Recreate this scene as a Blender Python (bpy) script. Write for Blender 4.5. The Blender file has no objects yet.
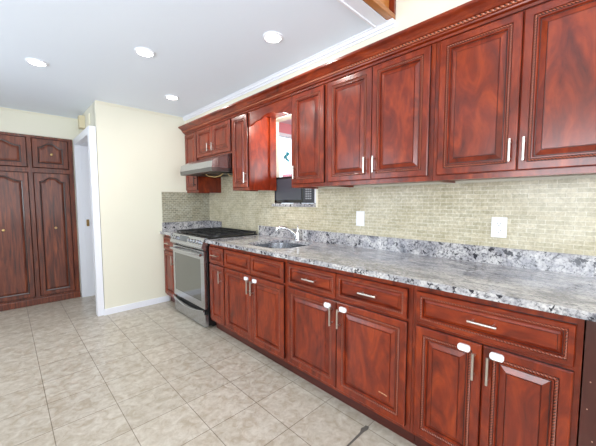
import bpy, bmesh, math, random
from mathutils import Vector, Matrix
random.seed(4)
C = bpy.context.scene.collection

# ------------------------------------------------------------------ camera
FPX = 299.475
cam_data = bpy.data.cameras.new('camera')
cam_data.sensor_width = 36.0
cam_data.lens = FPX / 596.0 * 36.0
cam_data.clip_start = 0.05
cam = bpy.data.objects.new('camera', cam_data)
C.objects.link(cam)
YAW, PITCH, ROLL = -0.774169, -0.070897, -0.001238
fw = Vector((-math.sin(YAW)*math.cos(PITCH), math.cos(YAW)*math.cos(PITCH), math.sin(PITCH)))
rt = Vector((math.cos(YAW), math.sin(YAW), 0)); up = rt.cross(fw)
r2 = rt*math.cos(ROLL) + up*math.sin(ROLL); u2 = up*math.cos(ROLL) - rt*math.sin(ROLL)
M = Matrix((r2, u2, -fw)).transposed().to_4x4()
M.translation = (-2.07526, 0.0, 1.28483)
cam.matrix_world = M
bpy.context.scene.camera = cam

# ------------------------------------------------------------------ world, light, exposure
vs = bpy.context.scene.view_settings
vs.view_transform = 'Standard'; vs.look = 'None'; vs.gamma = 1.0; vs.use_curve_mapping = False
vs.exposure = -0.44
world = bpy.data.worlds.new('sky'); bpy.context.scene.world = world
world.use_nodes = True
bg = world.node_tree.nodes['Background']
bg.inputs[0].default_value = (0.80, 0.90, 1.0, 1); bg.inputs[1].default_value = 2.5

def area(name, loc, aim, sx, sy, power, col):
    l = bpy.data.lights.new(name, 'AREA'); l.shape = 'RECTANGLE'; l.size = sx; l.size_y = sy
    l.energy = power; l.color = col
    o = bpy.data.objects.new(name, l); C.objects.link(o); o.location = loc
    o.rotation_euler = (Vector(aim) - Vector(loc)).to_track_quat('-Z', 'Y').to_euler()
    return o
# daylight entering through the windows of the left wall and the wall behind the camera
area('daylight_left_window', (-3.47, 0.35, 1.5), (-1.6, 1.2, 2.7), 1.5, 1.3, 98, (0.88, 0.94, 1.0))
area('daylight_side_window', (-3.47, 3.1, 1.45), (0, 3.0, 0.4), 1.1, 1.5, 34, (0.80, 0.89, 1.0))
area('daylight_back_window', (-1.5, -2.47, 1.55), (-1.3, 2.0, 2.8), 2.2, 1.5, 96, (0.95, 0.97, 1.0))
area('added_next_room_light', (2.12, -0.98, 1.52), (1.6, 3, 1.3), 1.6, 1.4, 75, (1.0, 0.97, 0.97))  # added lamp at an unseen opening, so the niche side panel glows
area('daylight_bedroom', (0.05, 4.7, 1.5), (-1.3, 4.4, 1.2), 0.5, 1.2, 4, (0.95, 0.97, 1.0))

# ------------------------------------------------------------------ materials
def srgb(r, g, b):
    f = lambda c: (c/255/12.92) if c/255 <= 0.04045 else ((c/255+0.055)/1.055)**2.4
    return (f(r), f(g), f(b), 1)
def mat(name, col, rough=0.5, metal=0.0, spec=0.5, coat=0.0):
    m = bpy.data.materials.new(name); m.use_nodes = True
    b = m.node_tree.nodes['Principled BSDF']
    b.inputs['Base Color'].default_value = col; b.inputs['Roughness'].default_value = rough
    b.inputs['Metallic'].default_value = metal; b.inputs['Specular IOR Level'].default_value = spec
    b.inputs['Coat Weight'].default_value = coat; b.inputs['Coat Roughness'].default_value = 0.12
    return m
class NT:
    def __init__(s, m): s.t = m.node_tree; s.b = s.t.nodes['Principled BSDF']
    def n(s, typ, **kw):
        x = s.t.nodes.new(typ)
        for k, v in kw.items():
            if k.startswith('_'): setattr(x, k[1:], v)
            else: x.inputs[k.replace('_', ' ')].default_value = v
        return x
    def l(s, a, ao, b, bi): s.t.links.new(a.outputs[ao], b.inputs[bi])
    def ramp(s, src, out, stops, interp='LINEAR'):
        r = s.t.nodes.new('ShaderNodeValToRGB'); r.color_ramp.interpolation = interp
        e = r.color_ramp.elements
        while len(e) < len(stops): e.new(0.5)
        for i, (p, c) in enumerate(stops): e[i].position = p; e[i].color = c
        s.l(src, out, r, 0); return r
    def mix(s, fac, a, b, typ='MIX'):
        x = s.t.nodes.new('ShaderNodeMix'); x.data_type = 'RGBA'; x.blend_type = typ
        for v, i in ((fac, 0), (a, 6), (b, 7)):
            if isinstance(v, tuple) and len(v) == 2: s.t.links.new(v[0].outputs[v[1]], x.inputs[i])
            else: x.inputs[i].default_value = v
        return x
    def bump(s, src, out, st, dist=0.002):
        b = s.n('ShaderNodeBump'); b.inputs['Strength'].default_value = st; b.inputs['Distance'].default_value = dist
        s.l(src, out, b, 'Height'); s.l(b, 0, s.b, 'Normal')
def wood(name, light, mid, dark, scale, rough=0.28, coat=0.12, contrast=1.0, bump=0.05):
    m = mat(name, mid, rough, coat=coat); t = NT(m)
    tc = t.n('ShaderNodeTexCoord'); oi = t.n('ShaderNodeObjectInfo')
    mul = t.n('ShaderNodeVectorMath', _operation='MULTIPLY'); t.l(tc, 'Object', mul, 0); mul.inputs[1].default_value = scale
    add = t.n('ShaderNodeVectorMath', _operation='ADD'); t.l(mul, 0, add, 0)
    sc = t.n('ShaderNodeMath', _operation='MULTIPLY'); t.l(oi, 'Random', sc, 0); sc.inputs[1].default_value = 37.0
    t.l(sc, 0, add, 1)
    n1 = t.n('ShaderNodeTexNoise', Scale=1.0, Detail=5.0, Roughness=0.6, Distortion=1.2); t.l(add, 0, n1, 'Vector')
    r = t.ramp(n1, 0, [(0.28, dark), (0.5, mid), (0.74, light)])
    n2 = t.n('ShaderNodeTexNoise', Scale=4.0, Detail=3.0); t.l(add, 0, n2, 'Vector')
    r2_ = t.ramp(n2, 0, [(0.35, (0.72, 0.68, 0.66, 1)), (0.6, (1, 1, 1, 1))])
    x = t.mix(0.5*contrast, (r, 0), (r2_, 0), 'MULTIPLY')
    t.l(x, 2, t.b, 'Base Color')
    if bump: t.bump(n2, 0, bump)
    return m
CL, CM, CD = srgb(160, 62, 20), srgb(122, 39, 13), srgb(78, 21, 8)
cherry_v = wood('cherry_vertical', CL, CM, CD, (11, 11, 4))
cherry_h = wood('cherry_horizontal', CL, CM, CD, (11, 4, 11))
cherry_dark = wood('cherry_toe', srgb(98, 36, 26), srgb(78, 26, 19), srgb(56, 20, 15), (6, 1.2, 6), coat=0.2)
end_brown = wood('end_panel_brown', srgb(98, 44, 32), srgb(82, 34, 25), srgb(62, 25, 20), (3, 6, 1.0), rough=0.35, coat=0.2)
glaze_shade = mat('dark_glaze_gap_shade', srgb(52, 16, 12), 0.4)  # glazed grooves, plus painted shade on the outer door edges
rope_m = mat('rope_bead', srgb(150, 74, 50), 0.3, coat=0.3)
rope_c = mat('crown_rope_bead', srgb(172, 94, 64), 0.3, coat=0.3)
rope_d = mat('rope_groove', srgb(48, 15, 12), 0.5)
closet_w = wood('dark_oak', srgb(146, 74, 42), srgb(102, 44, 24), srgb(40, 15, 11), (26, 26, 2.0), rough=0.42, coat=0.1, contrast=1.4, bump=0.15)
closet_g = mat('dark_oak_groove', srgb(52, 24, 20), 0.35, coat=0.3)
oak = wood('golden_oak', srgb(205, 140, 74), srgb(186, 118, 58), srgb(150, 88, 42), (2, 10, 10), rough=0.3, coat=0.2)
nickel = mat('brushed_nickel', srgb(208, 204, 198), 0.28, 1.0)
steel = mat('stainless_steel', srgb(186, 189, 195), 0.25, 1.0)
steel_dark = mat('stainless_dark', srgb(120, 120, 122), 0.35, 1.0)
chrome = mat('chrome', srgb(225, 227, 230), 0.12, 1.0)
black_enamel = mat('black_enamel', srgb(20, 21, 23), 0.4)
cast_iron = mat('cast_iron', srgb(30, 31, 34), 0.5)
black_glass = mat('black_glass', srgb(28, 31, 33), 0.08, spec=0.7)
oven_glass = mat('oven_glass', srgb(48, 52, 50), 0.07, spec=0.9, coat=0.8)
plastic_w = mat('white_plastic', srgb(240, 242, 246), 0.35)
brass = mat('old_brass', srgb(190, 160, 110), 0.35, 1.0)
paint_white = mat('white_trim_paint', srgb(236, 238, 246), 0.35)
dark_slot = mat('dark_slot', srgb(40, 38, 38), 0.6)
tan_wire = mat('tan_wire', srgb(205, 170, 110), 0.5)

def paint(name, col, amt=0.03, rough=0.6):
    m = mat(name, col, rough, spec=0.3); t = NT(m)
    g = t.n('ShaderNodeNewGeometry'); n = t.n('ShaderNodeTexNoise', Scale=1.1, Detail=2.0); t.l(g, 'Position', n, 'Vector')
    d = tuple(c*(1-amt*3) for c in col[:3])+(1,)
    r = t.ramp(n, 0, [(0.3, d), (0.7, col)]); t.l(r, 0, t.b, 'Base Color'); return m
cream = paint('cream_wall_paint', srgb(231, 228, 211), 0.01, 0.5)
ceil_m = paint('white_ceiling_paint', srgb(236, 244, 255), 0.005, 0.6)
pink_wall = paint('pink_wall_paint', srgb(232, 150, 158), 0.01)
pale_wall = paint('pale_wall_paint', srgb(240, 226, 234), 0.01)

def granite(name, streak):
    m = mat(name, (0.6, 0.6, 0.6, 1), 0.14, spec=0.6); t = NT(m)
    g = t.n('ShaderNodeNewGeometry')
    mul = t.n('ShaderNodeVectorMath', _operation='MULTIPLY'); t.l(g, 'Position', mul, 0)
    mul.inputs[1].default_value = (1.9, 0.8, 1.4) if streak else (1, 1, 1)
    base = t.n('ShaderNodeTexNoise', Scale=7.0, Detail=6.0, Roughness=0.7, Distortion=0.8); t.l(mul, 0, base, 'Vector')
    r1 = t.ramp(base, 0, [(0.30, srgb(118, 120, 128)), (0.44, srgb(166, 165, 170)), (0.57, srgb(208, 206, 205)), (0.72, srgb(230, 229, 228))])
    sp = t.n('ShaderNodeTexNoise', Scale=75.0, Detail=4.0, Roughness=0.7); t.l(mul, 0, sp, 'Vector')
    r2g = t.ramp(sp, 0, [(0.38, (0.16, 0.16, 0.19, 1)), (0.49, (0.80, 0.79, 0.80, 1)), (0.6, (1, 1, 1, 1))])
    a = t.mix(0.8, (r1, 0), (r2g, 0), 'MULTIPLY')
    bl = t.n('ShaderNodeTexNoise', Scale=28.0, Detail=5.0, Roughness=0.7, Distortion=0.5); t.l(mul, 0, bl, 'Vector')
    zone = t.n('ShaderNodeTexNoise', Scale=2.3, Detail=2.0); t.l(g, 'Position', zone, 'Vector')
    zr = t.ramp(zone, 0, [(0.45, (0, 0, 0, 1)), (0.62, (1, 1, 1, 1))])
    br = t.ramp(bl, 0, [(0.405, (1, 1, 1, 1)), (0.44, (0, 0, 0, 1))])
    zz = t.mix(1.0, (br, 0), (zr, 0), 'MULTIPLY') if streak else br
    b = t.mix((zz, 2 if streak else 0), (a, 2), srgb(44, 44, 52))
    t.l(b, 2, t.b, 'Base Color')
    return m
granite_top = granite('granite_polished', True)
granite_edge = granite('granite_speckled', False)

def brickmat(name, axes, w, h, mortar, c1, c2, cm, rough, offset, shift=(0, 0), mott=None, spec=0.5, bump=0.3, squash=1.0):
    m = mat(name, c1, rough, spec=spec); t = NT(m)
    g = t.n('ShaderNodeNewGeometry'); s = t.n('ShaderNodeSeparateXYZ'); t.l(g, 'Position', s, 0)
    cx = t.n('ShaderNodeCombineXYZ')
    ax = t.n('ShaderNodeMath', _operation='ADD'); t.l(s, axes[0], ax, 0); ax.inputs[1].default_value = shift[0]
    ay = t.n('ShaderNodeMath', _operation='ADD'); t.l(s, axes[1], ay, 0); ay.inputs[1].default_value = shift[1]
    t.l(ax, 0, cx, 0); t.l(ay, 0, cx, 1)
    b = t.n('ShaderNodeTexBrick', _offset=offset, _squash=squash, _squash_frequency=3)
    b.inputs['Scale'].default_value = 1.0; b.inputs['Brick Width'].default_value = w; b.inputs['Row Height'].default_value = h
    b.inputs['Mortar Size'].default_value = mortar; b.inputs['Mortar Smooth'].default_value = 0.1; b.inputs['Bias'].default_value = 0.0
    b.inputs['Color1'].default_value = c1; b.inputs['Color2'].default_value = c2; b.inputs['Mortar'].default_value = cm
    t.l(cx, 0, b, 'Vector')
    out = (b, 0)
    if mott:
        for sc_, lo, hi, d, fac in mott:
            n = t.n('ShaderNodeTexNoise', Scale=sc_, Detail=d, Roughness=0.6, Distortion=0.8); t.l(g, 'Position', n, 'Vector')
            r = t.ramp(n, 0, [(0.35, lo), (0.62, hi)])
            out = (t.mix(fac, out, (r, 0), 'MULTIPLY'), 2)
    t.l(out[0], out[1], t.b, 'Base Color')
    inv = t.n('ShaderNodeMath', _operation='SUBTRACT'); inv.inputs[0].default_value = 1.0; t.l(b, 1, inv, 1)
    t.bump(inv, 0, bump, 0.002)
    return m
floor_m = brickmat('beige_floor_tile', ('X', 'Y'), 0.32, 0.3075, 0.0023, srgb(203, 196, 183), srgb(194, 187, 174), srgb(140, 130, 116), 0.30, 0.0,
                   shift=(0.665+32*0.32, -0.885+40*0.3075), mott=[(15.0, (0.74, 0.69, 0.63, 1), (1, 1, 1, 1), 6.0, 1.0), (34.0, (0.84, 0.82, 0.80, 1), (1, 1, 1, 1), 3.0, 0.7)])
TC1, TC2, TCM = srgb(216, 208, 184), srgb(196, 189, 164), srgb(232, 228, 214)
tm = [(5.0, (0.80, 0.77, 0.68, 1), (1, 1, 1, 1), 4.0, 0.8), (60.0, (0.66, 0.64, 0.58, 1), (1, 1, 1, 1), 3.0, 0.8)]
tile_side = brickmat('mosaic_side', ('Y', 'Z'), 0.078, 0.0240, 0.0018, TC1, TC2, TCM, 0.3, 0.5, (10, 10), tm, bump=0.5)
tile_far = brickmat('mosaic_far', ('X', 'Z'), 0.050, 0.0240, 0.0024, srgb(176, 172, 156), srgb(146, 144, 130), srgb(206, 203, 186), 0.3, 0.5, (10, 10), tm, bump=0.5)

# ------------------------------------------------------------------ helpers (bmesh in world coordinates)
def wloc(o):
    v = Vector((0, 0, 0))
    while o: v += o.location; o = o.parent
    return v
def obj(name, bm, mats, parent=None, smooth=False, origin=None):
    if not isinstance(mats, (list, tuple)): mats = [mats]
    me = bpy.data.meshes.new(name)
    o = bpy.data.objects.new(name, me); C.objects.link(o)
    if parent: o.parent = parent; off = wloc(parent)
    elif origin: o.location = origin; off = Vector(origin)
    else: off = Vector((0, 0, 0))
    bmesh.ops.translate(bm, verts=bm.verts, vec=-off)
    bmesh.ops.recalc_face_normals(bm, faces=bm.faces)
    if smooth:
        for f in bm.faces: f.smooth = True
    bm.to_mesh(me); bm.free()
    for m in mats: me.materials.append(m)
    if smooth:
        try: me.set_sharp_from_angle(angle=math.radians(35))
        except Exception: pass
    return o
def thing(name, label, cat, loc, group=None):
    o = bpy.data.objects.new(name, None); C.objects.link(o); o.location = loc; o.empty_display_size = 0.05
    o['label'] = label; o['category'] = cat
    if group: o['group'] = group
    return o
def tag(o, label, cat, group=None):
    o['label'] = label; o['category'] = cat
    if group: o['group'] = group
    return o
def struct(o): o['kind'] = 'structure'; return o
def box(bm, x0, x1, y0, y1, z0, z1, bev=0.0, mi=0):
    r = bmesh.ops.create_cube(bm, size=1)
    vs_ = r['verts']
    for v in vs_: v.co = Vector(((x0+x1)/2+v.co.x*(x1-x0), (y0+y1)/2+v.co.y*(y1-y0), (z0+z1)/2+v.co.z*(z1-z0)))
    fs = {f for v in vs_ for f in v.link_faces}
    for f in fs: f.material_index = mi
    if bev:
        es = list({e for v in vs_ for e in v.link_edges})
        bmesh.ops.bevel(bm, geom=es, offset=bev, segments=2, affect='EDGES', profile=0.7)
def B(*a, **k):
    bm = bmesh.new(); box(bm, *a, **k); return bm
def prism(bm, pts, axis, a, b, mi=0):
    """polygon pts in the other two axes (order x,y,z) extruded along axis from a to b"""
    def P(p, t):
        q = list(p); q.insert(axis, t); return Vector(q)
    v0 = [bm.verts.new(P(p, a)) for p in pts]; v1 = [bm.verts.new(P(p, b)) for p in pts]
    n = len(pts); fs = [bm.faces.new(v0[::-1]), bm.faces.new(v1)]
    for i in range(n): fs.append(bm.faces.new((v0[i], v0[(i+1) % n], v1[(i+1) % n], v1[i])))
    for f in fs: f.material_index = mi
    return fs
def tube(bm, pts, r, seg=10, caps=True):
    pts = [Vector(p) for p in pts]; rings = []
    rr = r if isinstance(r, (list, tuple)) else [r]*len(pts)
    prev = None
    for i, p in enumerate(pts):
        d = (pts[min(i+1, len(pts)-1)] - pts[max(i-1, 0)]).normalized()
        if prev is None: n = d.orthogonal().normalized()
        else: n = (prev - d*prev.dot(d)).normalized()
        prev = n; b = d.cross(n)
        rings.append([bm.verts.new(p + (n*math.cos(2*math.pi*k/seg) + b*math.sin(2*math.pi*k/seg))*rr[i]) for k in range(seg)])
    for a, b in zip(rings, rings[1:]):
        for k in range(seg): bm.faces.new((a[k], a[(k+1) % seg], b[(k+1) % seg], b[k]))
    if caps: bm.faces.new(rings[0][::-1]); bm.faces.new(rings[-1])
def cyl(bm, p0, p1, r, seg=16): tube(bm, [p0, p1], r, seg)
def lathe(bm, c, prof, seg=20):
    """prof [(r,z)] around a vertical axis at c"""
    rings = [[bm.verts.new((c[0]+r*math.cos(2*math.pi*k/seg), c[1]+r*math.sin(2*math.pi*k/seg), c[2]+z)) for k in range(seg)] for r, z in prof]
    for a, b in zip(rings, rings[1:]):
        for k in range(seg): bm.faces.new((a[k], a[(k+1) % seg], b[(k+1) % seg], b[k]))
    bm.faces.new(rings[0][::-1]); bm.faces.new(rings[-1])
def rope(bm, p0, p1, r=0.0050, pitch=0.024, step=0.0024):
    """twisted two-strand rope moulding along a straight line"""
    p0, p1 = Vector(p0), Vector(p1); d = (p1-p0); L = d.length; d.normalize()
    n = Vector((-1, 0, 0)); b = d.cross(n)
    k = max(2, int(L/step)); rings = []
    for i in range(k+1):
        t = L*i/k; a0 = 2*math.pi*t/pitch; ring = []
        for j in range(8):
            a = 2*math.pi*j/8
            rad = r*(0.62+0.50*abs(math.cos(a-a0)))
            ring.append(bm.verts.new(p0 + d*t + (n*math.cos(a) + b*math.sin(a))*rad))
        rings.append(ring)
    for idx, (a, c) in enumerate(zip(rings, rings[1:])):
        for j in range(8):
            f = bm.faces.new((a[j], a[(j+1) % 8], c[(j+1) % 8], c[j]))
            if (abs(math.cos(2*math.pi*(j+0.5)/8 - 2*math.pi*L*(idx+0.5)/k/pitch))) < 0.5: f.material_index = 1
    bm.faces.new(rings[0][::-1]); bm.faces.new(rings[-1])

# raised-panel front lying in the plane x = xf, facing -x
PROF = [(0, 0.020), (0, 0.005), (0.005, 0), (0.035, 0), (0.037, 0.005), (0.049, 0.005), (0.0505, 0.001), (0.055, 0.001), (0.0575, 0.006), (0.0590, 0.0105), (0.0625, 0.0105), (0.084, 0.003), (0.0855, 0.0045), (0.0875, 0.0045), (0.0885, 0.001)]
GLZ_SHADE = {0, 4, 9, 12}  # glazed grooves; the first is the outer edge, darkened to paint the gap shadow
def front(bm, y0, y1, z0, z1, xf, s=1.0):
    rings = []
    for d, h in PROF:
        d *= s
        x = xf+h
        rings.append([bm.verts.new((x, y0+d, z0+d)), bm.verts.new((x, y1-d, z0+d)), bm.verts.new((x, y1-d, z1-d)), bm.verts.new((x, y0+d, z1-d))])
    bm.faces.new(rings[0][::-1])
    for i, (a, b) in enumerate(zip(rings, rings[1:])):
        for k in range(4):
            f = bm.faces.new((a[k], a[(k+1) % 4], b[(k+1) % 4], b[k]))
            if i in GLZ_SHADE: f.material_index = 1
    bm.faces.new(rings[-1])
def front_rope(parent, y0, y1, z0, z1, xf, s):
    bm = bmesh.new(); d = 0.043*s; x = xf+0.0022
    a, b, c, e = (x, y0+d, z0+d), (x, y1-d, z0+d), (x, y1-d, z1-d), (x, y0+d, z1-d)
    r = 0.0050*max(s, 0.75)
    for p, q in ((a, b), (b, c), (c, e), (e, a)): rope(bm, p, q, r)
    return obj('rope_trim', bm, [rope_m, rope_d], parent)
def pull(parent, p0, p1, xf, name='handle', m=None, label=None):
    """bar pull from p0 to p1 (y,z), standing 30 mm off the plane xf"""
    bm = bmesh.new(); x = xf-0.030
    y0, z0 = p0; y1, z1 = p1
    cyl(bm, (x, y0, z0), (x, y1, z1), 0.0055, 14)
    for t in (0.14, 0.86):
        y, z = y0+(y1-y0)*t, z0+(z1-z0)*t
        cyl(bm, (x, y, z), (xf+0.004, y, z), 0.0045, 10)
    o = obj(name, bm, m or nickel, parent, smooth=True)
    if label: o['label'] = label
    return o
def lock(parent, y, z, xf):
    bm = bmesh.new()
    pts = []
    for cy_, cz_, a0 in ((1, 1, 0), (-1, 1, 90), (-1, -1, 180), (1, -1, 270)):
        for k in range(5):
            a = math.radians(a0+22.5*k); pts.append((y+cy_*0.014+0.011*math.cos(a), z+cz_*0.004+0.011*math.sin(a)))
    prism(bm, pts, 0, xf-0.010, xf-0.0003)
    o = obj('child_lock', bm, plastic_w, parent); o['label'] = 'white plastic child lock pad'; return o
def door(parent, y0, y1, z0, z1, xf, handle=None, lk=None, hm=None, hl=None, name='door', horiz=False, s=None):
    s = s if s else min(1.0, min(y1-y0, z1-z0)/0.26)
    bm = bmesh.new(); front(bm, y0, y1, z0, z1, xf, s)
    d = obj(name, bm, [cherry_h if horiz else cherry_v, glaze_shade], parent)
    front_rope(d, y0, y1, z0, z1, xf, s)
    if handle: pull(d, handle[0], handle[1], xf, m=hm, label=hl)
    if lk: lock(d, lk[0], lk[1], xf)
    return d
def frame_bm(y0, y1, z0, z1, xa, xb, opens):
    """face frame: rectangle with rectangular openings [(y0,y1,z0,z1)] in one column stack or row"""
    ys = sorted({y0, y1, *[o[0] for o in opens], *[o[1] for o in opens]})
    zs = sorted({z0, z1, *[o[2] for o in opens], *[o[3] for o in opens]})
    bm = bmesh.new()
    for i in range(len(ys)-1):
        for j in range(len(zs)-1):
            cy, cz = (ys[i]+ys[i+1])/2, (zs[j]+zs[j+1])/2
            if any(o[0] < cy < o[1] and o[2] < cz < o[3] for o in opens): continue
            box(bm, xa, xb, ys[i], ys[i+1], zs[j], zs[j+1])
    bmesh.ops.remove_doubles(bm, verts=bm.verts, dist=1e-5)
    return bm

# ------------------------------------------------------------------ setting
ZC, YF, XS, XW = 2.38, 3.912, -0.331, -1.32
YB, XL, YR = -2.5, -3.5, 4.95
struct(obj('floor', B(XL-0.1, 3.1, YB-0.1, 5.7, -0.1, 0.0), floor_m))
def wall(name, m, *boxes):
    bm = bmesh.new()
    for b in boxes: box(bm, *b)
    return struct(obj(name, bm, m))
# kitchen side wall with the pass-through opening; y 1.885..2.56, z 1.235..2.14
OY0, OY1, OZ0, OZ1 = 1.885, 2.52, 1.235, 2.145
wall('wall_right', cream, (0, 0.1, YB, OY0, 0, 2.9), (0, 0.1, OY1, YF, 0, 2.9), (0, 0.1, OY0, OY1, 0, OZ0), (0, 0.1, OY0, OY1, OZ1, 2.9))
# furred-out soffit face above the cabinets
wall('wall_soffit', cream, (XS, -0.002, YB, YF, 2.252, 2.9))
wall('wall_far', cream, (XW, 0.1, YF, YF+0.1, 0, ZC))
DY0, DY1, DZ = 4.01, 4.86, 2.02
wall('wall_hall', cream, (XW, XW+0.12, YF+0.1, DY0-0.02, 0, ZC), (XW, XW+0.12, DY1+0.02, YR, 0, ZC), (XW, XW+0.12, DY0-0.02, DY1+0.02, DZ+0.02, ZC))
CX0, CX1, CZ = -2.42, -1.400, 2.10
wall('wall_back', cream, (XL, CX0, YR, YR+0.1, 0, ZC), (CX0, CX1, YR, YR+0.1, CZ, ZC), (CX1, XW+0.12, YR, YR+0.1, 0, ZC))
wall('wall_left', cream, (XL-0.1, XL, YB, -0.4, 0, 2.9), (XL-0.1, XL, 1.1, 2.5, 0, 2.9), (XL-0.1, XL, 3.7, YR+0.1, 0, 2.9),
     (XL-0.1, XL, -0.4, 1.1, 0, 0.85), (XL-0.1, XL, -0.4, 1.1, 2.15, 2.9), (XL-0.1, XL, 2.5, 3.7, 0, 0.7), (XL-0.1, XL, 2.5, 3.7, 2.2, 2.9))
wall('wall_rear', cream, (XL-0.1, -2.6, YB-0.1, YB, 0, 2.9), (-0.4, 0.1, YB-0.1, YB, 0, 2.9), (-2.6, -0.4, YB-0.1, YB, 0, 0.8), (-2.6, -0.4, YB-0.1, YB, 2.3, 2.9))
def window(n, frames):
    bm = bmesh.new()
    for b in frames: box(bm, *b)
    return struct(obj('window_%d' % n, bm, paint_white))
window(1, [(XL-0.08, XL+0.01, -0.4, -0.34, 0.85, 2.15), (XL-0.08, XL+0.01, 1.04, 1.1, 0.85, 2.15), (XL-0.08, XL+0.01, -0.34, 1.04, 0.85, 0.91), (XL-0.08, XL+0.01, -0.34, 1.04, 2.09, 2.15), (XL-0.07, XL-0.04, 0.33, 0.37, 0.91, 2.09)])
window(2, [(XL-0.08, XL+0.01, 2.5, 2.56, 0.7, 2.2), (XL-0.08, XL+0.01, 3.64, 3.7, 0.7, 2.2), (XL-0.08, XL+0.01, 2.56, 3.64, 0.7, 0.76), (XL-0.08, XL+0.01, 2.56, 3.64, 2.14, 2.2)])
window(3, [(-2.6, -2.54, YB-0.08, YB+0.01, 0.8, 2.3), (-0.46, -0.4, YB-0.08, YB+0.01, 0.8, 2.3), (-2.54, -0.46, YB-0.08, YB+0.01, 0.8, 0.86), (-2.54, -0.46, YB-0.08, YB+0.01, 2.24, 2.3), (-1.52, -1.48, YB-0.07, YB-0.04, 0.86, 2.24)])
# ceilings: low kitchen ceiling, higher ceiling nearer the camera
YE = 1.0
wall('ceiling', ceil_m, (XL, 0.1, YE, 5.7, ZC, ZC+0.1), (XL-0.1, 0.1, YB-0.1, YE, 2.85, 2.95))
# header between the two ceiling heights: oak board with a lighter lip
hd = obj('trim_1', B(XL, XS-0.001, YE-0.028, YE, ZC+0.02, 2.85), oak); struct(hd)
struct(obj('trim_2', B(XL, XS-0.001, YE-0.062, YE-0.024, ZC-0.002, ZC+0.028, bev=0.004), oak))
struct(obj('trim_7', B(XS-0.022, XS-0.001, YE-0.062, YE-0.03, ZC+0.028, 2.85), cherry_v))
bm = bmesh.new(); prism(bm, [(YE-0.02, ZC-0.006), (YE+0.065, ZC-0.006), (YE+0.06, ZC+0.001), (YE-0.02, ZC+0.001)], 0, XL, XS-0.03)
box(bm, XL, XS-0.03, YE+0.052, YE+0.066, ZC-0.014, ZC)
struct(obj('trim_3', bm, paint_white))
# small coves at the ceiling
def cove(n, pts, axis, a, b, m=paint_white):
    bm = bmesh.new(); prism(bm, pts, axis, a, b); return struct(obj('trim_%d' % n, bm, m))
cz = ZC
cove(4, [(XS, cz-0.040), (XS-0.008, cz-0.040), (XS-0.010, cz-0.027), (XS-0.020, cz-0.025), (XS-0.026, cz-0.008), (XS-0.034, cz-0.007), (XS-0.034, cz), (XS, cz)], 1, YE-0.06, YF)
# polygons for axis 0 use (y,z)
cove(5, [(YF, cz-0.022), (YF-0.006, cz-0.022), (YF-0.020, cz), (YF, cz)], 0, XW, XS, cream)
cove(6, [(YR, cz-0.022), (YR-0.006, cz-0.022), (YR-0.020, cz), (YR, cz)], 0, XL, XW, cream)
struct(obj('baseboard_far', B(XW-0.012, -0.60, YF-0.014, YF, 0, 0.072, bev=0.003), paint_white))
# doorway in the hall wall
bm = bmesh.new()
for a, b in ((DY0-0.02, DY0), (DY1, DY1+0.02)): box(bm, XW-0.004, XW+0.124, a, b, 0, DZ+0.02)
box(bm, XW-0.004, XW+0.124, DY0, DY1, DZ, DZ+0.02)
d1 = struct(obj('door_1', bm, paint_white))
bm = bmesh.new()
XD = -1.388
for a, b in ((YF+0.004, DY0-0.004), (DY1+0.004, YR-0.012)):
    box(bm, XD, XW-0.004, a, b, 0, DZ+0.085, bev=0.003)
box(bm, XD, XW-0.004, DY0-0.004, DY1+0.004, DZ+0.006, DZ+0.085, bev=0.003)
obj('door_casing', bm, paint_white, d1)
bm = bmesh.new(); box(bm, XW+0.02, XW+0.05, DY1-0.004, DY1, 0.96, 1.05); cyl(bm, (XW+0.035, DY1-0.014, 1.0), (XW+0.035, DY1, 1.0), 0.012)
obj('strike_plate', bm, brass, d1)
# room beyond that doorway
wall('wall_bedroom', pale_wall, (XW+0.12, 0.2, 5.6, 5.7, 0, ZC), (0.1, 0.2, YF, 5.6, 0, ZC))
# room beyond the pass-through: window wall
WY = 3.19
wall('wall_next_far', pink_wall, (0.1, 0.56, WY, WY+0.1, 0, ZC), (1.5, 3.0, WY, WY+0.1, 0, ZC), (0.56, 1.5, WY, WY+0.1, 2.24, ZC), (0.56, 1.5, WY, WY+0.1, 0, 0.95))
wall('wall_next_side', pale_wall, (3.0, 3.1, -1.0, WY+0.1, 0, ZC), (0.1, 1.3, -1.1, -1.0, 0, ZC), (2.95, 3.0, -1.1, -1.0, 0, ZC), (1.3, 2.95, -1.1, -1.0, 0, 0.8), (1.3, 2.95, -1.1, -1.0, 2.25, ZC))  # opening behind the view is added, to be mirrored in the niche panel
struct(obj('ceiling_next', B(0.1, 3.1, -1.1, WY+0.1, ZC, ZC+0.1), pale_wall))
bm = bmesh.new()
for b in [(0.56, 0.60, 0.95, 2.24), (1.46, 1.50, 0.95, 2.24), (0.60, 1.46, 0.95, 1.0), (0.60, 1.46, 2.20, 2.24), (1.01, 1.05, 1.0, 2.20)]:
    box(bm, b[0], b[1], WY-0.01, WY+0.06, b[2], b[3])
w4 = struct(obj('window_4', bm, paint_white))
gl = mat('window_glass', (1, 1, 1, 1), 0.0); gl.node_tree.nodes['Principled BSDF'].inputs['Transmission Weight'].default_value = 1.0
gl.node_tree.nodes['Principled BSDF'].inputs['IOR'].default_value = 1.02
obj('pane', B(0.60, 1.46, WY+0.02, WY+0.026, 1.0, 2.20), gl, w4)

# tile backsplash (setting) on both walls
bm = bmesh.new()
for b in [(YB+0.5, OY0-0.03, 1.016, 1.402), (OY0-0.03, OY1-0.04, 1.016, OZ0-0.002), (OY1-0.04, 2.785, 1.016, 1.402), (2.785, 3.57, 0.9, 1.80), (3.57, YF-0.006, 1.016, 1.402)]:
    box(bm, -0.006, 0, b[0], b[1], b[2], b[3])
struct(obj('trim_8', bm, tile_side))
struct(obj('trim_9', B(-0.655, 0, YF-0.006, YF, 1.016, 1.412), tile_far))

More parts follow.
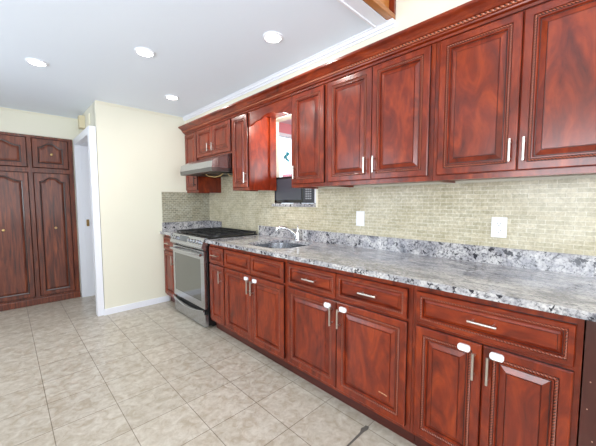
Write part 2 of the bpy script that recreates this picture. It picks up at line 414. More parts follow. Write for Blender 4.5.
# ------------------------------------------------------------------ closet
def closet():
    t = thing('built_in_closet', 'tall dark carved wooden built-in closet beside the white doorway', 'closet', ((CX0+CX1)/2, 4.95, 0))
    F = 4.92
    z_low, z_mid, z_top = 0.10, 1.65, 2.07
    x_mid0, x_mid1 = -1.850, -1.810
    xs = [(CX0+0.05, x_mid0), (x_mid1, CX1-0.05)]
    bm = bmesh.new()
    box(bm, CX0, CX1, 5.45, 5.5, 0, CZ); box(bm, CX0, CX0+0.03, F+0.03, 5.45, 0, CZ); box(bm, CX1-0.03, CX1, F+0.03, 5.45, 0, CZ)
    box(bm, CX0+0.03, CX1-0.03, F+0.03, 5.45, CZ-0.03, CZ); box(bm, CX0+0.03, CX1-0.03, F+0.03, 5.45, 0, 0.07)
    obj('carcass', bm, closet_w, t)
    bm = bmesh.new()
    for a, b in ((CX0, CX0+0.05), (x_mid0, x_mid1), (CX1-0.05, CX1)): box(bm, a, b, F+0.008, F+0.03, 0.08, CZ)
    for a, b in xs:
        for c, d in ((0.08, z_low), (z_mid, z_mid+0.055), (z_top, CZ)): box(bm, a, b, F+0.008, F+0.03, c, d)
    obj('face_frame', bm, closet_w, t)
    obj('base_board', B(CX0, CX1, F-0.012, F+0.03, 0, 0.08, bev=0.006), closet_w, t)
    def arched(a, b, c, d, arch, kn, low):
        G = 30
        def outline(ins, extra=0.0):
            x0, x1, z0, z1 = a+ins, b-ins, c+ins, d-ins
            pts = [(x0, z0), (x1, z0)]
            for i in range(G+1):
                u = i/G; x = x1+(x0-x1)*u
                w = min(1, max(0, (0.5-abs(u-0.5))/0.5))
                s_ = 0.5-0.5*math.cos(math.pi*min(1, max(0, (w-0.10)/0.74)))
                z = z1 - arch*(1-s_) if ins > 0.01 else z1
                pts.append((x, z))
            return pts
        prof = [(0.0, 0.0), (0.006, -0.022), (0.052, -0.022), (0.055, -0.013), (0.066, -0.011), (0.070, -0.016), (0.088, -0.021)]
        bm = bmesh.new(); rings = []
        for k, (ins, y) in enumerate(prof):
            rings.append([bm.verts.new((x, F+0.008+y, z)) for x, z in outline(ins)])
        n = len(rings[0])
        bm.faces.new(rings[0])
        for k, (p, q) in enumerate(zip(rings, rings[1:])):
            for i in range(n):
                f = bm.faces.new((p[i], p[(i+1) % n], q[(i+1) % n], q[i]))
                if k in (2, 3): f.material_index = 1
        bm.faces.new(rings[-1])
        dr = obj('door', bm, [closet_w, closet_g], t)
        bm = bmesh.new(); kx, kz = kn
        tube(bm, [(kx, F-0.012, kz), (kx, F-0.022, kz), (kx, F-0.03, kz), (kx, F-0.038, kz), (kx, F-0.041, kz)], [0.015, 0.008, 0.014, 0.013, 0.004], 14)
        k_ = obj('knob', bm, brass, dr, smooth=True); k_['label'] = 'small brass knob'
    for i, (a, b) in enumerate(xs):
        m_ = (a+b)/2
        arched(a+0.004, b-0.004, z_low+0.004, z_mid-0.004, 0.05, (m_+0.01, 0.955), True)
        arched(a+0.004, b-0.004, z_mid+0.059, z_top-0.004, 0.05, (m_+0.01, 1.88), False)
closet()

# ------------------------------------------------------------------ counter tops, backsplash, sink
XC = -0.690
def counter_near():
    t = thing('granite_countertop', 'long speckled grey granite countertop with sink cutout', 'countertop', (-0.35, 0.9, 0.885))
    cxm, cym, hx, hy = -0.345, 2.0, 0.235, 0.262
    bm = bmesh.new()
    N = 64
    Y0c, Y1c = 1.70, 2.30
    def sup(a, hx, hy, e=3.2):
        c, s = math.cos(a), math.sin(a)
        return (cxm+hx*math.copysign(abs(c)**(2/e), c), cym+hy*math.copysign(abs(s)**(2/e), s))
    inner = [sup(2*math.pi*(k+0.5)/N, hx, hy) for k in range(N)]
    X0c, X1c = XC, -0.002
    def outer(p):
        dx, dy = p[0]-cxm, p[1]-cym; tt = 1e9
        if dx > 1e-9: tt = min(tt, (X1c-cxm)/dx)
        if dx < -1e-9: tt = min(tt, (X0c-cxm)/dx)
        if dy > 1e-9: tt = min(tt, (Y1c-cym)/dy)
        if dy < -1e-9: tt = min(tt, (Y0c-cym)/dy)
        return (cxm+dx*tt, cym+dy*tt)
    outr = [outer(p) for p in inner]
    # snap the nearest outer points to the corners
    for cx_ in (X0c, X1c):
        for cy_ in (Y0c, Y1c):
            k = min(range(N), key=lambda i: (outr[i][0]-cx_)**2+(outr[i][1]-cy_)**2); outr[k] = (cx_, cy_)
    for z, flip in ((0.915, 0), (0.885, 1)):
        vi = [bm.verts.new((x, y, z)) for x, y in inner]; vo = [bm.verts.new((x, y, z)) for x, y in outr]
        for k in range(N): bm.faces.new((vi[k], vo[k], vo[(k+1) % N], vi[(k+1) % N]))
        if z > 0.9: top_i, top_o = vi, vo
        else: bot_i, bot_o = vi, vo
    for k in range(N):
        f = bm.faces.new((top_i[k], top_i[(k+1) % N], bot_i[(k+1) % N], bot_i[k])); f.material_index = 1
        if abs(outr[k][0]-X0c) < 1e-6 and abs(outr[(k+1) % N][0]-X0c) < 1e-6:
            f = bm.faces.new((top_o[k], top_o[(k+1) % N], bot_o[(k+1) % N], bot_o[k])); f.material_index = 1
    def slab(y0, y1, capy):
        z0, z1 = 0.885, 0.915
        v = {}
        for i, x in enumerate((X0c, X1c)):
            for j, y in enumerate((y0, y1)):
                for k, z in enumerate((z0, z1)): v[i, j, k] = bm.verts.new((x, y, z))
        bm.faces.new((v[0, 0, 1], v[1, 0, 1], v[1, 1, 1], v[0, 1, 1])); bm.faces.new((v[0, 0, 0], v[0, 1, 0], v[1, 1, 0], v[1, 0, 0]))
        f = bm.faces.new((v[0, 0, 0], v[0, 0, 1], v[0, 1, 1], v[0, 1, 0])); f.material_index = 1
        bm.faces.new((v[1, 0, 0], v[1, 0, 1], v[1, 1, 1], v[1, 1, 0]))
        f = bm.faces.new((v[0, capy, 0], v[1, capy, 0], v[1, capy, 1], v[0, capy, 1])); f.material_index = 1
    slab(-1.2, Y0c, 0); slab(Y1c, 2.715, 1)
    obj('worktop', bm, [granite_top, granite_edge], t)
    obj('upstand', B(-0.024, -0.006, -1.2, 2.735, 0.915, 1.016), granite_edge, t)
    return inner
sink_loop = counter_near()
t = thing('granite_countertop', 'short granite countertop piece in the far corner beyond the stove', 'countertop', (-0.35, 3.7, 0.885))
obj('worktop', B(XC, -0.002, 3.522, YF-0.002, 0.885, 0.915), [granite_top], t)
bm = bmesh.new(); box(bm, -0.024, -0.007, 3.58, YF-0.026, 0.9155, 1.024); box(bm, -0.665, -0.007, YF-0.026, YF-0.008, 0.9155, 1.024)
obj('upstand', bm, granite_edge, t)

t = thing('undermount_sink', 'stainless undermount sink bowl set in the granite countertop', 'sink', (-0.345, 2.0, 0.68))
bm = bmesh.new()
cxm, cym = -0.345, 2.0
levels = [(1.03, 0.884), (1.0, 0.883), (0.985, 0.80), (0.95, 0.72), (0.86, 0.70), (0.12, 0.693)]
rings = [[bm.verts.new((cxm+(x-cxm)*s, cym+(y-cym)*s, z)) for x, y in sink_loop] for s, z in levels]
for a, b in zip(rings, rings[1:]):
    for k in range(len(a)): bm.faces.new((a[k], a[(k+1) % len(a)], b[(k+1) % len(a)], b[k]))
bm.faces.new(rings[-1])
bw = obj('bowl', bm, steel, t, smooth=True)
bm = bmesh.new(); lathe(bm, (cxm, cym, 0.694), [(0.042, 0), (0.042, 0.003), (0.03, 0.004), (0.028, 0.001)])
obj('drain', bm, chrome, t, smooth=True)

t = thing('kitchen_faucet', 'chrome single-lever faucet behind the sink', 'faucet', (-0.07, 2.06, 0.915))
bm = bmesh.new(); lathe(bm, (-0.07, 2.06, 0.915), [(0.030, 0), (0.030, 0.008), (0.024, 0.012), (0.022, 0.06), (0.020, 0.075), (0.012, 0.082)])
obj('body', bm, chrome, t, smooth=True)
bm = bmesh.new(); tube(bm, [(-0.075, 2.062, 0.945), (-0.105, 2.075, 0.985), (-0.14, 2.09, 1.015), (-0.18, 2.107, 1.035), (-0.225, 2.125, 1.043), (-0.255, 2.138, 1.038), (-0.268, 2.143, 1.018)], [0.017, 0.017, 0.016, 0.016, 0.015, 0.015, 0.014], 14)
obj('spout', bm, chrome, t, smooth=True)
bm = bmesh.new(); tube(bm, [(-0.07, 2.06, 0.992), (-0.068, 2.059, 1.01), (-0.064, 2.057, 1.045), (-0.066, 2.055, 1.06)], [0.010, 0.007, 0.006, 0.007], 12)
obj('lever', bm, chrome, t, smooth=True)

# ------------------------------------------------------------------ base cabinets
XB = -0.658; XFR = -0.638
def base_cab(label, y0, y1, doors, drawers, blank=()):
    t = thing('base_cabinet', label, 'cabinet', ((XFR-0.01)/2, (y0+y1)/2, 0))
    bm = bmesh.new()
    a, b = y0+0.001, y1-0.001
    box(bm, XFR+0.02, -0.03, a, a+0.016, 0.1, 0.885); box(bm, XFR+0.02, -0.03, b-0.016, b, 0.1, 0.885)
    box(bm, XFR+0.02, -0.03, a+0.016, b-0.016, 0.1, 0.116); box(bm, -0.04, -0.03, a+0.016, b-0.016, 0.116, 0.885)
    obj('carcass', bm, cherry_v, t)
    ops = [(d[0]+0.012, d[1]-0.012, 0.135, 0.664) for d in doors] + [(d[0]+0.012, d[1]-0.012, 0.706, 0.838) for d in drawers]
    obj('face_frame', frame_bm(a, b, 0.096, 0.885, XFR, XFR+0.02, ops), cherry_v, t)
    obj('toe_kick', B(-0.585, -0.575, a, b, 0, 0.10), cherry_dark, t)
    for d in doors: door(t, d[0], d[1], 0.123, 0.6755, XB, *d[2:])
    for d in drawers:
        door(t, d[0], d[1], 0.694, 0.849, XB, d[2] if len(d) > 2 else None, name='drawer', horiz=True, s=0.56)
    return t
H = lambda y: ((y, 0.525), (y, 0.642))
nb = base_cab('cherry base cabinet nearest the camera, one wide drawer over two doors', 0.028, 0.645,
    [(0.048, 0.331, H(0.3065), (0.279, 0.648)), (0.335, 0.623, H(0.360), (0.402, 0.645))],
    [(0.048, 0.623, ((0.280, 0.775), (0.387, 0.775)))])
mb = base_cab('cherry base cabinet in the middle, with two drawers over two doors', 0.645, 1.583,
    [(0.669, 1.114, H(1.0875), (1.063, 0.641)), (1.118, 1.562, H(1.1455), (1.183, 0.639))],
    [(0.669, 1.120, ((0.831, 0.775), (0.943, 0.775))), (1.124, 1.562, ((1.273, 0.772), (1.386, 0.772)))])
sb = base_cab('cherry base cabinet under the sink with two false drawer fronts', 1.583, 2.432,
    [(1.605, 2.002, H(1.9745), (1.951, 0.645)), (2.006, 2.424, H(2.028), (2.067, 0.644))],
    [(1.605, 2.010), (2.018, 2.424)])
xb_ = base_cab('narrow cherry base cabinet between the sink cabinet and the stove', 2.432, 2.722,
    [(2.443, 2.706, H(2.482))], [(2.443, 2.706, ((2.505, 0.774), (2.625, 0.774)))])
fb_ = base_cab('small cherry base cabinet in the far corner left of the stove', 3.535, 3.905,
    [(3.552, 3.890, H(3.59))], [(3.552, 3.890, ((3.66, 0.774), (3.78, 0.774)))])
# chips in the finish of the middle door
bm = bmesh.new()
for y, z, w, h in ((0.812, 0.245, 0.010, 0.004), (0.796, 0.244, 0.012, 0.004), (0.782, 0.243, 0.008, 0.005), (0.772, 0.241, 0.006, 0.004)):
    box(bm, XB-0.0006, XB+0.003, y-w/2, y+w/2, z-h/2, z+h/2)
md = [c for c in mb.children if c.name.startswith('door')][0]
o = obj('chipped_finish', bm, mat('raw_wood', srgb(225, 190, 150), 0.7), md); o['label'] = 'pale chips in the red finish'
# dark end panel with screw holes at the near end of the run
t = thing('end_panel', 'dark brown flat panel with small pale specks at the near end of the base cabinets', 'panel', (-0.33, -0.36, 0))
obj('panel', B(-0.655, -0.03, -0.72, 0.024, 0.002, 0.884), end_brown, t)
bm = bmesh.new()
for y, z in ((-0.005, 0.83), (-0.012, 0.79), (-0.04, 0.735), (0.004, 0.66), (-0.02, 0.60), (0.008, 0.56), (-0.05, 0.5), (-0.01, 0.45), (0.0, 0.33), (-0.03, 0.25)):
    box(bm, -0.6565, -0.654, y-0.0018, y+0.0018, z-0.0018, z+0.0018)
o = obj('screw_cap', bm, mat('pale_speck', srgb(190, 150, 130), 0.5), t); o['kind'] = 'stuff'

# ------------------------------------------------------------------ upper cabinets
XU = -0.345; XUF = -0.325; ZU0, ZU1 = 1.403, 2.175
def upper_cab(label, y0, y1, doors, zb=ZU0, inner=None):
    t = thing('wall_cabinet', label, 'cabinet', (XUF/2, (y0+y1)/2, zb))
    a, b = y0+0.001, y1-0.001
    bm = bmesh.new()
    box(bm, XUF+0.02, -0.007, a, a+0.016, zb, ZU1); box(bm, XUF+0.02, -0.007, b-0.016, b, zb, ZU1)
    box(bm, XUF+0.02, -0.007, a+0.016, b-0.016, zb+0.012, zb+0.028); box(bm, XUF+0.02, -0.007, a+0.016, b-0.016, ZU1-0.016, ZU1)
    box(bm, -0.017, -0.007, a+0.016, b-0.016, zb+0.028, ZU1-0.016)
    obj('carcass', bm, cherry_v, t)
    ops = [(d[0]+0.012, d[1]-0.012, zb+0.04, 2.14) for d in doors]
    obj('face_frame', frame_bm(a, b, zb, ZU1, XUF, XUF+0.02, ops), cherry_v, t)
    for d in doors: door(t, d[0], d[1], d[5] if len(d) > 5 else 1.431, 2.151, XU, d[2] if len(d) > 2 else None, None, *(d[3:5] if len(d) > 3 else ()))
    return t
G = lambda y: ((y, 1.473), (y, 1.578))
upper_cab('large cherry wall cabinet nearest the camera with two rope-trimmed doors', -0.09, 0.693,
    [(-0.066, 0.298, G(0.273)), (0.302, 0.668, G(0.327))])
upper_cab('cherry two-door wall cabinet above the blank white wall plate', 0.693, 1.475,
    [(0.7185, 1.086, G(1.058)), (1.090, 1.452, G(1.125))])
upper_cab('narrow cherry wall cabinet between the pass-through opening and the two-door cabinet', 1.475, 1.868,
    [(1.4975, 1.835, G(1.80))])
upper_cab('tall narrow cherry wall cabinet right of the range hood', 2.472, 2.783,
    [(2.4895, 2.7585, G(2.507))])
upper_cab('short cherry wall cabinet with two doors above the range hood', 2.783, 3.572,
    [(2.7955, 3.177, ((3.141, 1.866), (3.141, 1.955)), None, None, 1.8235), (3.181, 3.560, ((3.246, 1.872), (3.246, 1.962)), None, None, 1.8235)], zb=1.803)
upper_cab('small cherry wall cabinet in the far corner left of the range hood', 3.572, 3.906,
    [(3.580, 3.892, ((3.600, 1.482), (3.600, 1.592)), black_enamel, 'black door handle')])
# crown moulding along the whole run
t = thing('crown_molding', 'cherry crown molding with rope detail along the top of the wall cabinets', 'molding', (-0.36, 1.4, 2.16))
bm = bmesh.new()
xe = XUF
prof = [(xe+0.0, 2.160), (xe-0.012, 2.160), (xe-0.014, 2.172), (xe-0.030, 2.177), (xe-0.032, 2.184), (xe-0.040, 2.187), (xe-0.040, 2.199), (xe-0.048, 2.203), (xe-0.056, 2.213), (xe-0.072, 2.226), (xe-0.088, 2.234), (xe-0.094, 2.238), (xe-0.095, 2.250), (xe, 2.250)]
prism(bm, prof, 1, -0.6, YF-0.004)
obj('molding', bm, cherry_h, t)
bm = bmesh.new(); rope(bm, (xe-0.039, -0.6, 2.1935), (xe-0.039, YF-0.006, 2.1935), 0.0075, 0.040, 0.004)
obj('rope_trim', bm, [rope_c, rope_d], t)
# scalloped valance bridging the opening, with the niche board and its puck light
t = thing('scalloped_valance', 'cherry valance with scalloped lower edge spanning the pass-through niche', 'valance', (-0.33, 2.17, 2.03))
bm = bmesh.new()
ya, yb = 1.869, 2.471
def sc(u):   # u 0..1 half width from an end to the middle
    z = 2.022
    if u > 0.10: z = 2.030
    if u > 0.10: z += 0.022*(0.5-0.5*math.cos(math.pi*min(1, (u-0.10)/0.28)))
    if u > 0.45: z += 0.004
    if u > 0.50: z += 0.030*(0.5-0.5*math.cos(math.pi*min(1, (u-0.50)/0.42)))
    return z
pts = []
K = 60
for i in range(K+1):
    y = ya+(yb-ya)*i/K; u = 1-abs(2*i/K-1); pts.append((y, sc(u)))
prism(bm, [(yb, ZU1), (ya, ZU1)] + pts, 0, XUF, XUF+0.02)
obj('valance_board', bm, cherry_h, t)
obj('niche_top', B(XUF+0.02, -0.007, ya, yb, 2.150, 2.166), cherry_h, t)
bm = bmesh.new(); box(bm, -0.080, -0.0005, yb-0.022, yb-0.001, ZU0, 2.149)
o = obj('jamb_post', bm, cherry_v, t)
t2 = thing('puck_light', 'small round lit puck light under the top of the pass-through niche', 'light', (-0.17, 2.13, 2.137))
bm = bmesh.new(); lathe(bm, (-0.17, 2.13, 2.132), [(0.036, 0), (0.040, 0.004), (0.040, 0.018)])
obj('housing', bm, chrome, t2, smooth=True)
def emis(name, col, st):
    m = mat(name, col); b = m.node_tree.nodes['Principled BSDF']
    b.inputs['Emission Color'].default_value = col; b.inputs['Emission Strength'].default_value = st; return m
lens_m = emis('lamp_lens', (1, 0.97, 0.92, 1), 14.0)
bm = bmesh.new(); lathe(bm, (-0.17, 2.13, 2.128), [(0.020, 0), (0.032, 0.003), (0.032, 0.005)])
obj('lens', bm, lens_m, t2, smooth=True)
pl = bpy.data.lights.new('puck_lamp', 'POINT'); pl.energy = 19; pl.color = (1, 0.90, 0.80); pl.shadow_soft_size = 0.03
po = bpy.data.objects.new('puck_lamp', pl); C.objects.link(po); po.parent = t2; po.location = (0, 0, -0.05)

# ------------------------------------------------------------------ stove
t = thing('gas_range', 'stainless steel slide-in gas range with dark oven window between base cabinets', 'stove', (-0.36, 3.125, 0))
S0, S1 = 2.742, 3.512
bm = bmesh.new(); box(bm, -0.655, -0.03, S0, S1, 0.03, 0.905); box(bm, -0.60, -0.05, S0+0.03, S1-0.03, 0, 0.03)
obj('body', bm, black_enamel, t)
bm = bmesh.new(); box(bm, -0.66, -0.035, S0, S1, 0.905, 0.925, bev=0.004); obj('cooktop', bm, black_enamel, t)
bm = bmesh.new()
prism(bm, [(-0.655, 0.800), (-0.690, 0.800), (-0.722, 0.830), (-0.716, 0.850), (-0.680, 0.924), (-0.655, 0.928)], 1, S0-0.002, S1+0.002)
cp = obj('control_panel', bm, steel, t)
def onpanel(y, s):   # s 0..1 up the slanted face
    return Vector((-0.716+0.036*s, y, 0.850+0.074*s))
nrm = Vector((-0.899, 0, 0.437))
for y in (3.455, 3.405, 3.355, 3.020, 2.955, 2.890, 2.825):
    p = onpanel(y, 0.42)
    bm = bmesh.new(); tube(bm, [p, p+nrm*0.006, p+nrm*0.007, p+nrm*0.030, p+nrm*0.033], [0.024, 0.024, 0.019, 0.017, 0.012], 16)
    k = obj('knob', bm, steel, cp, smooth=True)
bm = bmesh.new()
q = [onpanel(3.30, 0.12), onpanel(3.09, 0.12), onpanel(3.09, 0.88), onpanel(3.30, 0.88)]
v0 = [bm.verts.new(p+nrm*0.0) for p in q]; v1 = [bm.verts.new(p+nrm*0.0025) for p in q]
bm.faces.new(v0[::-1]); bm.faces.new(v1)
for i in range(4): bm.faces.new((v0[i], v0[(i+1) % 4], v1[(i+1) % 4], v1[i]))
obj('display', bm, mat('display_grey', srgb(92, 96, 100), 0.2), cp)
# oven door with window
D0, D1, DZ0, DZ1 = S0+0.006, S1-0.006, 0.205, 0.792
W0, W1, WZ0, WZ1 = S0+0.105, S1-0.040, 0.275, 0.705
W0, W1 = S0+0.082, S1-0.055
od = obj('oven_door', frame_bm(D0, D1, DZ0, DZ1, -0.692, -0.656, [(W0, W1, WZ0, WZ1)]), steel, t)
obj('oven_window', B(-0.690, -0.662, W0+0.001, W1-0.001, WZ0+0.001, WZ1-0.001), oven_glass, od)
bm = bmesh.new(); P = []
for i in range(17):
    u = i/16; y = S0+0.02+(S1-S0-0.04)*u; P.append((-0.722-0.018*math.sin(math.pi*u), y, 0.758))
tube(bm, P, 0.0135, 14)
for y in (S0+0.04, S1-0.04): box(bm, -0.724, -0.690, y-0.014, y+0.014, 0.748, 0.768)
obj('oven_handle', bm, steel, od, smooth=True)
# storage drawer with curved lip
bm = bmesh.new()
box(bm, -0.690, -0.656, D0, D1, 0.022, 0.150)
dw = obj('storage_drawer', bm, steel, t)
bm = bmesh.new(); n = 24
for i in range(n):
    u0, u1 = i/n, (i+1)/n
    def g(u): return 0.176-0.0*u-0.045*math.sin(math.pi*u)
    ya_, yb_ = D0+(D1-D0)*u0, D0+(D1-D0)*u1
    za, zb = 0.192-0.036*math.sin(math.pi*u0), 0.192-0.036*math.sin(math.pi*u1)
    vs8 = [(-0.700, ya_, 0.150), (-0.700, yb_, 0.150), (-0.700, yb_, zb), (-0.700, ya_, za), (-0.690, ya_, 0.150), (-0.690, yb_, 0.150), (-0.690, yb_, zb), (-0.690, ya_, za)]
    v = [bm.verts.new(p) for p in vs8]
    for f in ((0, 1, 2, 3), (7, 6, 5, 4), (3, 2, 6, 7), (0, 4, 5, 1)): bm.faces.new([v[j] for j in f])
tube(bm, [(-0.704-0.016*math.sin(math.pi*i/16), D0+0.004+(D1-D0-0.008)*i/16, 0.190-0.036*math.sin(math.pi*i/16)) for i in range(17)], 0.009, 10)
obj('drawer_handle', bm, steel, dw, smooth=True)
for i, y in enumerate((2.86, 3.127, 3.395)):
    a, b = y-0.128, y+0.128
    bm = bmesh.new(); z0, z1 = 0.940, 0.954
    for x in (-0.63, -0.35, -0.07): box(bm, x-0.006, x+0.006, a, b, z0, z1)
    for yy in (a+0.006, y, b-0.006): box(bm, -0.63, -0.07, yy-0.005, yy+0.005, z0, z1)
    for x in (-0.49, -0.21): box(bm, x-0.005, x+0.005, a+0.03, b-0.03, z0, z1+0.003)
    for x in (-0.625, -0.075):
        for yy in (a+0.008, b-0.008): box(bm, x-0.006, x+0.006, yy-0.006, yy+0.006, 0.925, z0)
    obj('grate', bm, cast_iron, t)
for x, y, r in ((-0.49, 2.86, 0.05), (-0.21, 2.86, 0.04), (-0.35, 3.127, 0.045), (-0.49, 3.395, 0.045), (-0.21, 3.395, 0.05)):
    bm = bmesh.new(); lathe(bm, (x, y, 0.924), [(r, 0), (r, 0.006), (r*0.8, 0.008), (r*0.8, 0.013), (r*0.5, 0.015)])
    obj('burner', bm, steel_dark, t, smooth=True)

# ------------------------------------------------------------------ range hood
t = thing('range_hood', 'stainless steel under-cabinet range hood above the stove', 'range hood', (-0.28, 3.18, 1.6))
h0, h1 = 2.80, 3.556
bm = bmesh.new()
prism(bm, [(-0.012, 1.802), (-0.336, 1.802), (-0.469, 1.748), (-0.548, 1.706), (-0.560, 1.640), (-0.30, 1.640), (-0.012, 1.640)], 1, h0, h1)
obj('canopy', bm, steel, t)
bm = bmesh.new(); prism(bm, [(-0.012, 1.640), (-0.560, 1.640), (-0.556, 1.598), (-0.530, 1.596), (-0.012, 1.618)], 1, h0, h1)
obj('lower_band', bm, steel_dark, t)
for a, b in ((2.86, 3.15), (3.20, 3.49)):
    obj('grease_filter', B(-0.46, -0.12, a, b, 1.594, 1.606), black_enamel, t)
for i, (pts, lab) in enumerate(((
    [(-0.30, 2.96, 1.612), (-0.27, 2.93, 1.575), (-0.23, 2.88, 1.562), (-0.19, 2.86, 1.585), (-0.16, 2.85, 1.618)], 'tan wire loop hanging under the hood at its near side'),
    ([(-0.42, 3.20, 1.600), (-0.41, 3.15, 1.575), (-0.38, 3.06, 1.560), (-0.35, 2.99, 1.575), (-0.33, 2.95, 1.602)], 'tan wire loop hanging under the middle of the hood'))):
    bm = bmesh.new(); tube(bm, pts, 0.004, 8); o = obj('wire_loop', bm, tan_wire, t, smooth=True); o['label'] = lab

# ------------------------------------------------------------------ pass-through: ledge, microwave and what stands on it
o = obj('granite_ledge', B(-0.012, 0.46, OY0+0.001, OY1-0.001, OZ0+0.001, 1.266, bev=0.003), granite_edge, origin=(0.2, 2.2, OZ0+0.001))
tag(o, 'narrow granite ledge under the black microwave in the wall opening', 'ledge')
struct_w = wall('trim_10', paint_white, (-0.004, 0.10, OY0+0.0005, OY0+0.012, 1.27, OZ1-0.002))
t = thing('microwave_oven', 'black microwave sitting on the ledge in the pass-through opening', 'microwave', (0.2, 2.2, 1.266))
m0, m1 = 1.925, 2.500
obj('case', B(0.035, 0.42, m0, m1, 1.272, 1.546, bev=0.005), black_enamel, t)
grey_glass = mat('microwave_window', srgb(70, 73, 82), 0.15, spec=0.6)
md = obj('door', B(0.012, 0.034, 2.06, m1, 1.276, 1.542, bev=0.003), black_glass, t)
obj('door_window', B(0.0095, 0.012, 2.085, m1-0.02, 1.305, 1.520), grey_glass, md)
cpn = obj('control_panel', B(0.014, 0.034, m0, 2.058, 1.276, 1.542, bev=0.003), mat('panel_charcoal', srgb(58, 60, 66), 0.3), t)
bm = bmesh.new()
for r in range(5):
    for c in range(3): box(bm, 0.0115, 0.0142, 1.955+c*0.028, 1.975+c*0.028, 1.31+r*0.022, 1.323+r*0.022)
k = obj('keypad', bm, mat('key_grey', srgb(150, 154, 160), 0.4), cpn); k['kind'] = 'stuff'
for y in (m0+0.03, m1-0.03):
    for x in (0.07, 0.38):
        bm = bmesh.new(); cyl(bm, (x, y, 1.266), (x, y, 1.2718), 0.012); obj('foot', bm, black_enamel, t)
teal = mat('teal_glass', srgb(60, 190, 205), 0.1); teal.node_tree.nodes['Principled BSDF'].inputs['Transmission Weight'].default_value = 0.5
bm = bmesh.new(); lathe(bm, (0.14, 2.13, 1.546), [(0.020, 0), (0.024, 0.01), (0.024, 0.05), (0.010, 0.075), (0.009, 0.11), (0.011, 0.115)])
o = obj('glass_bottle', bm, teal, smooth=True, origin=(0.14, 2.13, 1.546)); tag(o, 'teal glass bottle standing on top of the microwave', 'bottle')
bm = bmesh.new(); lathe(bm, (0.10, 2.19, 1.546), [(0.018, 0), (0.036, 0.015), (0.042, 0.038), (0.039, 0.038), (0.030, 0.012)])
o = obj('small_bowl', bm, mat('blue_glaze', srgb(110, 150, 205), 0.25), smooth=True, origin=(0.10, 2.19, 1.546)); tag(o, 'small blue bowl on top of the microwave beside the teal bottle', 'bowl')
bm = bmesh.new(); box(bm, 0.06, 0.18, 2.32, 2.42, 1.546, 1.575, bev=0.010)
o = obj('folded_cloth', bm, mat('pink_cloth', srgb(236, 170, 190), 0.9), smooth=True, origin=(0.12, 2.37, 1.546)); tag(o, 'folded pink cloth lying on the microwave', 'cloth')
t = thing('hanging_ornament', 'teal ornament hanging in the window seen through the wall opening', 'ornament', (0.80, WY-0.03, 2.15))
bm = bmesh.new(); cyl(bm, (0.80, WY-0.02, 2.20), (0.80, WY-0.02, 1.98), 0.0015, 6); obj('string', bm, teal, t)
bm = bmesh.new()
for k in range(7):
    a = k*0.9; r = 0.03; tube(bm, [(0.80, WY-0.022, 1.98-k*0.016), (0.80+math.cos(a)*0.035, WY-0.022+math.sin(a)*0.01, 1.965-k*0.016), (0.80+math.cos(a)*0.055, WY-0.022+math.sin(a)*0.014, 1.94-k*0.016)], [0.008, 0.014, 0.002], 8)
obj('pendant', bm, teal, t, smooth=True)

# ------------------------------------------------------------------ wall plates, chime
def rounded_plate(y0, y1, z0, z1, x0, x1, r=0.004): return B(x0, x1, y0, y1, z0, z1, bev=r)
o = obj('blank_wall_plate', rounded_plate(1.348, 1.425, 1.088, 1.207, -0.0125, -0.0065, 0.002), plastic_w, origin=(-0.0065, 1.3865, 1.088))
tag(o, 'blank white wall plate on the tile below the two-door cabinet', 'wall plate')
t = thing('electrical_outlet', 'white duplex electrical outlet on the tile below the nearest wall cabinet', 'outlet', (-0.0065, 0.427, 1.073))
obj('cover_plate', rounded_plate(0.388, 0.466, 1.074, 1.193, -0.0125, -0.0065, 0.002), plastic_w, t)
for z in (1.113, 1.153):
    bm = bmesh.new(); box(bm, -0.0145, -0.0125, 0.410, 0.444, z-0.014, z+0.014, bev=0.0008)
    rc = obj('receptacle', bm, plastic_w, t)
    bm = bmesh.new()
    box(bm, -0.0150, -0.0144, 0.4175, 0.4195, z-0.001, z+0.008); box(bm, -0.0150, -0.0144, 0.4345, 0.4365, z-0.001, z+0.008)
    box(bm, -0.0150, -0.0144, 0.425, 0.429, z-0.010, z-0.005)
    obj('slot', bm, dark_slot, rc)
bm = bmesh.new(); cyl(bm, (-0.0135, 0.427, 1.133), (-0.012, 0.427, 1.133), 0.003, 10); obj('screw', bm, nickel, t)
beige = mat('beige_plastic', srgb(216, 204, 170), 0.5)
o = obj('door_chime', B(XW-0.058, XW-0.001, 4.49, 4.60, 2.185, 2.335, bev=0.006), beige, origin=(XW-0.03, 4.55, 2.185))
tag(o, 'beige box-shaped door chime on the hall wall above the white doorway', 'door chime')
o = obj('wall_vent_cover', B(XW-0.014, XW-0.001, 4.19, 4.27, 2.175, 2.30, bev=0.004), mat('cream_plastic', srgb(232, 226, 204), 0.5), origin=(XW-0.01, 4.23, 2.175))
tag(o, 'flat cream cover plate on the hall wall nearer the corner than the chime', 'cover plate')

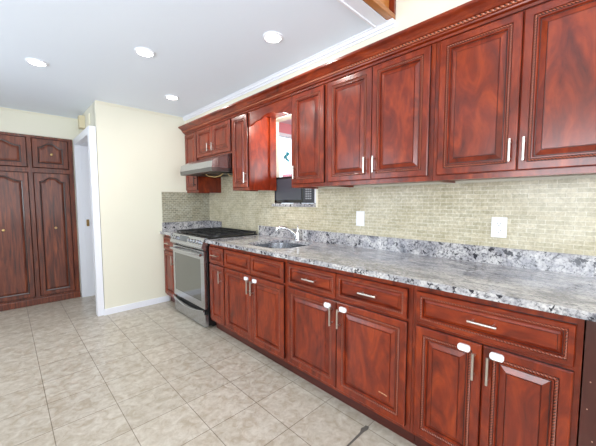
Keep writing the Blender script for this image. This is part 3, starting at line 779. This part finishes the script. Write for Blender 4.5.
# ------------------------------------------------------------------ recessed ceiling lights (one built, three copied)
spots = [(-1.284, 2.41, 'brightest recessed ceiling light, second from the left'), (-1.837, 3.168, 'leftmost recessed ceiling light, nearest the closet'),
         (-0.74, 1.601, 'rightmost recessed ceiling light, nearest the oak-trimmed ceiling edge'), (-0.766, 3.224, 'lowest recessed ceiling light in the picture, above the stove area')]
LZ = ZC-0.008
lt = thing('ceiling_light', spots[0][2], 'ceiling light', (spots[0][0], spots[0][1], LZ), 'recessed ceiling lights over the kitchen')
bm = bmesh.new(); lathe(bm, (spots[0][0], spots[0][1], LZ), [(0.052, 0.0), (0.060, -0.002), (0.068, 0.002), (0.068, 0.008)], 32)
tr = obj('trim_ring', bm, paint_white, lt, smooth=True)
ceil_lens = emis('ceiling_lamp_lens', (1, 0.98, 0.95, 1), 16.0)
bm = bmesh.new(); lathe(bm, (spots[0][0], spots[0][1], LZ), [(0.020, -0.003), (0.050, -0.0025), (0.051, 0.004)], 32)
ln = obj('lens', bm, ceil_lens, lt, smooth=True)
ld = bpy.data.lights.new('downlight', 'AREA'); ld.shape = 'DISK'; ld.size = 0.10; ld.energy = 4.0; ld.color = (1.0, 0.96, 0.90)
lo = bpy.data.objects.new('downlight', ld); C.objects.link(lo); lo.parent = lt; lo.location = (0, 0, -0.008)
for x, y, lab in spots[1:]:
    c = lt.copy(); C.objects.link(c); c.location = (x, y, LZ); c['label'] = lab
    for ch in (tr, ln, lo):
        k = ch.copy(); C.objects.link(k); k.parent = c

# ------------------------------------------------------------------ broken grout on the floor
bm = bmesh.new()
pts = [(-0.655, 0.90), (-0.650, 0.878), (-0.675, 0.872), (-0.70, 0.878), (-0.80, 0.879), (-0.90, 0.880), (-0.90, 0.888), (-0.80, 0.890), (-0.72, 0.892), (-0.69, 0.905), (-0.67, 0.897)]
prism(bm, pts, 2, 0.0005, 0.0018)
o = obj('grout_gap', bm, mat('dark_grout', srgb(96, 90, 84), 0.9), origin=(-0.75, 0.885, 0.0005))
tag(o, 'dark patch of missing grout in a floor joint near the middle base cabinet', 'grout')
